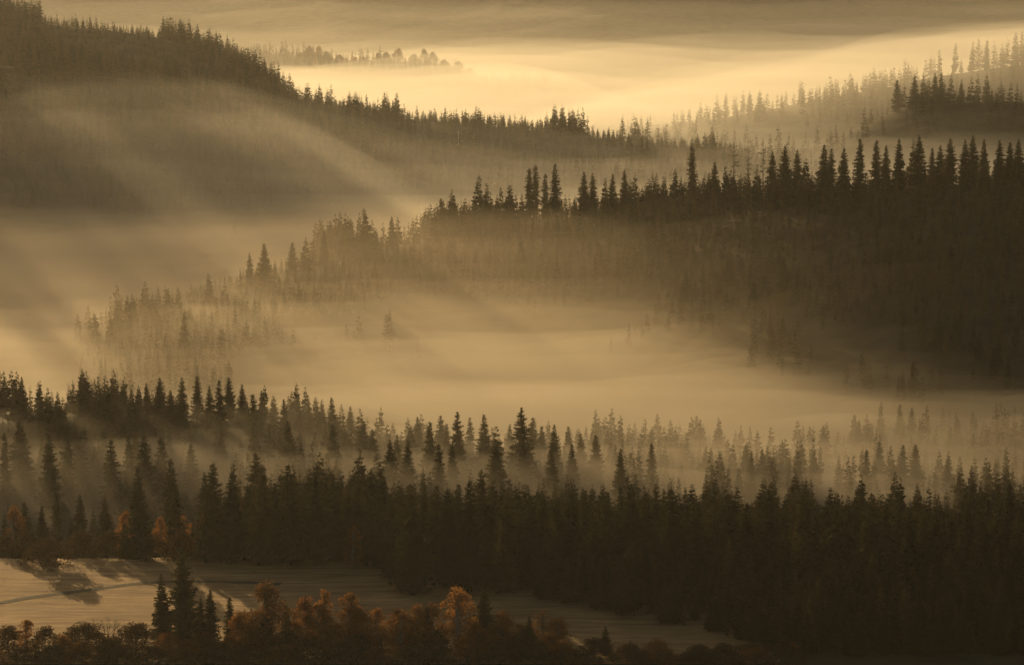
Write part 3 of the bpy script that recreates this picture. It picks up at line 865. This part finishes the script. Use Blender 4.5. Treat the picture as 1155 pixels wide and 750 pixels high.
V, F = bare(77)
e = bpy.data.objects.new('bare_tree', None); col.objects.link(e)
p = at(122, 688, 785); zb = float(terrain(p[0], p[1]))
e.location = (p[0], p[1], zb); e.scale = (p[2] - zb,) * 3
tag(e, 'leafless twiggy tree standing against the sunlit meadow among dark bushes', 'tree')
link('branches', new_mesh('branches', V, F, M_BARK), e)

for u, v0, v1, lab in [(517, 148, 163, 'thin pale pole, the left and taller of two in the mist below the second ridge'), (534.5, 151, 164, 'thin pale pole, the right and shorter of two in the mist below the second ridge')]:
    b_ = ground_hit(u, v1, 1900, 2650)
    t_ = at(u, v0, b_[1])
    V, F = [], []
    h = t_[2] - b_[2]
    tube(V, F, [(0, 0, -.5), (0, 0, h * .5), (0, 0, h)], [.34, .28, .2], 8)
    e = bpy.data.objects.new('pale_pole', None); col.objects.link(e)
    e.location = b_
    tag(e, lab, 'pole', 'pale poles below the second ridge')
    link('shaft', new_mesh('shaft', V, F, M_PALE), e)
    V, F = [], []
    tube(V, F, [(-.9, 0, h * .86), (.9, 0, h * .86)], [.1, .1], 5)
    link('crossarm', new_mesh('crossarm', V, F, M_PALE), e)

# ------------------------------------------------------------------ air
BOX = (-11500, 11500, -450, 11600, -80, 420)
def build_haze():
    x0, x1, y0, y1, z0, z1 = BOX
    V = [(x, y, z) for z in (z0, z1) for y in (y0, y1) for x in (x0, x1)]
    F = [(0, 2, 3, 1), (4, 5, 7, 6), (0, 1, 5, 4), (2, 6, 7, 3), (0, 4, 6, 2), (1, 3, 7, 5)]
    o = link('haze', new_mesh('haze', V, F, mat_volume('haze_air', 0.000016, (0.95, 0.93, 0.88), 0.5)))
    tag(o, kind='stuff')
build_haze()

def mist_bank(y0, y1, top, dens, step, u0=-700, u1=1900, floor=-70, ramp=60, tint=(0.96, 0.94, 0.90)):
    """a closed body of ground mist with a rolling top"""
    ys = np.arange(y0, y1 + 1, step)
    n = max(20, int((u1 - u0) / FX * (y0 + y1) / 2 / step))
    us = np.linspace(u0, u1, n)
    U, Y = np.meshgrid(us, ys)
    X = (U - CX) / FX * (Y + 30)
    Z = top(X, Y, U)
    ed = np.minimum(np.minimum((Y - y0) / ramp, (y1 - Y) / ramp), 1)
    Z = floor + (Z - floor) * (0.02 + 0.98 * sstep(0, 1, ed))
    nr, nc = Y.shape
    top_v = np.stack([X, Y, Z], -1).reshape(-1, 3)
    bot_v = top_v.copy(); bot_v[:, 2] = floor - 1
    g = grid_faces(nr, nc)
    m = nr * nc
    side = []
    ring = [i for i in range(nc)] + [r * nc + nc - 1 for r in range(1, nr)] + [(nr - 1) * nc + c for c in range(nc - 2, -1, -1)] + [r * nc for r in range(nr - 2, 0, -1)]
    for a, b in zip(ring, ring[1:] + ring[:1]):
        side.append((a, a + m, b + m, b))
    F = np.concatenate([g, g[:, ::-1] + m, np.array(side)])
    o = link('mist_bank', new_mesh('mist_bank', np.concatenate([top_v, bot_v]), F, mat_volume('mist_air', dens, tint, 0.5), smooth=True))
    tag(o, 'low mist lying over the valley floor', 'mist', 'mist over the valley', kind='stuff')
    return o

FT = (0.80, 0.78, 0.73)
GT = (0.68, 0.60, 0.48)
roll = lambda X, Y, s, a, b: fbm(X / a, Y / b, s, 4)
# valley in front of and around the central ridge
mist_bank(900, 2200, lambda X, Y, U: 0 + 10 * roll(X, Y, 61, 130, 60), 0.0024, 12, ramp=110, tint=(0.84, 0.77, 0.66))
mist_bank(890, 2200, lambda X, Y, U: 8 - 4 * sstep(420, 250, U) + 13 * roll(X, Y, 51, 150, 70), 0.0014, 12, ramp=130, tint=(0.84, 0.77, 0.66))
mist_bank(880, 2200, lambda X, Y, U: 15 - 5 * sstep(420, 250, U) + 16 * roll(X, Y, 52, 180, 80), 0.0008, 12, ramp=150, tint=(0.84, 0.77, 0.66))
rise = lambda Y, U: sstep(1120, 1450, Y)
dry = lambda U: 13 * sstep(740, 1080, U)
mist_bank(1080, 2200, lambda X, Y, U: 2 + 2 * rise(Y, U) - 0.9 * dry(U) + 12 * roll(X, Y, 71, 160, 60), 0.0009, 14, ramp=160, tint=GT)
mist_bank(1060, 2200, lambda X, Y, U: 7 + 6 * rise(Y, U) - 0.9 * dry(U) + 17 * roll(X, Y, 72, 180, 65), 0.0006, 14, ramp=160, tint=GT)
mist_bank(1050, 2200, lambda X, Y, U: 14 + 12 * rise(Y, U) - 0.6 * dry(U) + 18 * roll(X, Y, 73, 240, 90), 0.0004, 14, ramp=160, tint=GT)
mist_bank(1040, 2200, lambda X, Y, U: 18 + 16 * rise(Y, U) - 0.4 * dry(U) + 22 * roll(X, Y, 74, 260, 100), 0.00025, 14, ramp=160, tint=GT)
mist_bank(1200, 2000, lambda X, Y, U: 22 + 24 * rise(Y, U) + 26 * roll(X, Y, 75, 300, 110), 0.00014, 14, ramp=200, tint=GT)
mist_bank(1150, 1950, lambda X, Y, U: 34 + 22 * rise(Y, U) + 0.6 * dry(U) + 24 * roll(X, Y, 76, 240, 100), 0.00018, 16, ramp=200, tint=GT)
mist_bank(1180, 1640, lambda X, Y, U: 24 + 10 * rise(Y, U) + 26 * roll(X, Y, 77, 130, 70) - 60 * sstep(900, 560, U), 0.0005, 12, 450, 1900, ramp=180, tint=GT)  # extra veil added over the right slope to make sun shafts show
# second valley
mist_bank(1900, 2420, lambda X, Y, U: 84 + 26 * roll(X, Y, 93, 200, 110) - 110 * sstep(280, 640, U), 0.00030, 18, -700, 620, ramp=200)  # extra veil added for sun shafts; its slanting edge stands in for rays
mist_bank(1950, 3600, lambda X, Y, U: 14 + 12 * roll(X, Y, 81, 300, 110), 0.0008, 24)
mist_bank(1750, 3600, lambda X, Y, U: 42 + 26 * roll(X, Y, 91, 300, 120) + 10 * sstep(500, 100, U) - 12 * sstep(450, 700, U), 0.00022, 20)
mist_bank(1770, 3600, lambda X, Y, U: 58 + 36 * roll(X, Y, 92, 320, 120) + 25 * sstep(500, 100, U) - 20 * sstep(450, 700, U), 0.00015, 20)
mist_bank(2690, 3130, lambda X, Y, U: 100 + 22 * roll(X, Y, 95, 220, 90) + 22 * sstep(850, 1150, U) - 90 * sstep(1000, 350, U), 0.0019, 26, 250, tint=FT)
# far valley
mist_bank(3050, 3650, lambda X, Y, U: 60 + 14 * roll(X, Y, 97, 200, 80) - 60 * sstep(560, 800, U), 0.0011, 24, -700, 900, ramp=150, tint=FT)
mist_bank(3150, 6900, lambda X, Y, U: 34 + 34 * roll(X, Y, 101, 450, 260), 0.0007, 50, tint=FT)
mist_bank(3200, 7400, lambda X, Y, U: 70 + 46 * roll(X, Y, 111, 600, 300), 0.0001, 60, tint=FT)
mist_bank(3300, 7500, lambda X, Y, U: 115 + 60 * roll(X, Y, 112, 700, 350), 0.00005, 60, tint=FT)
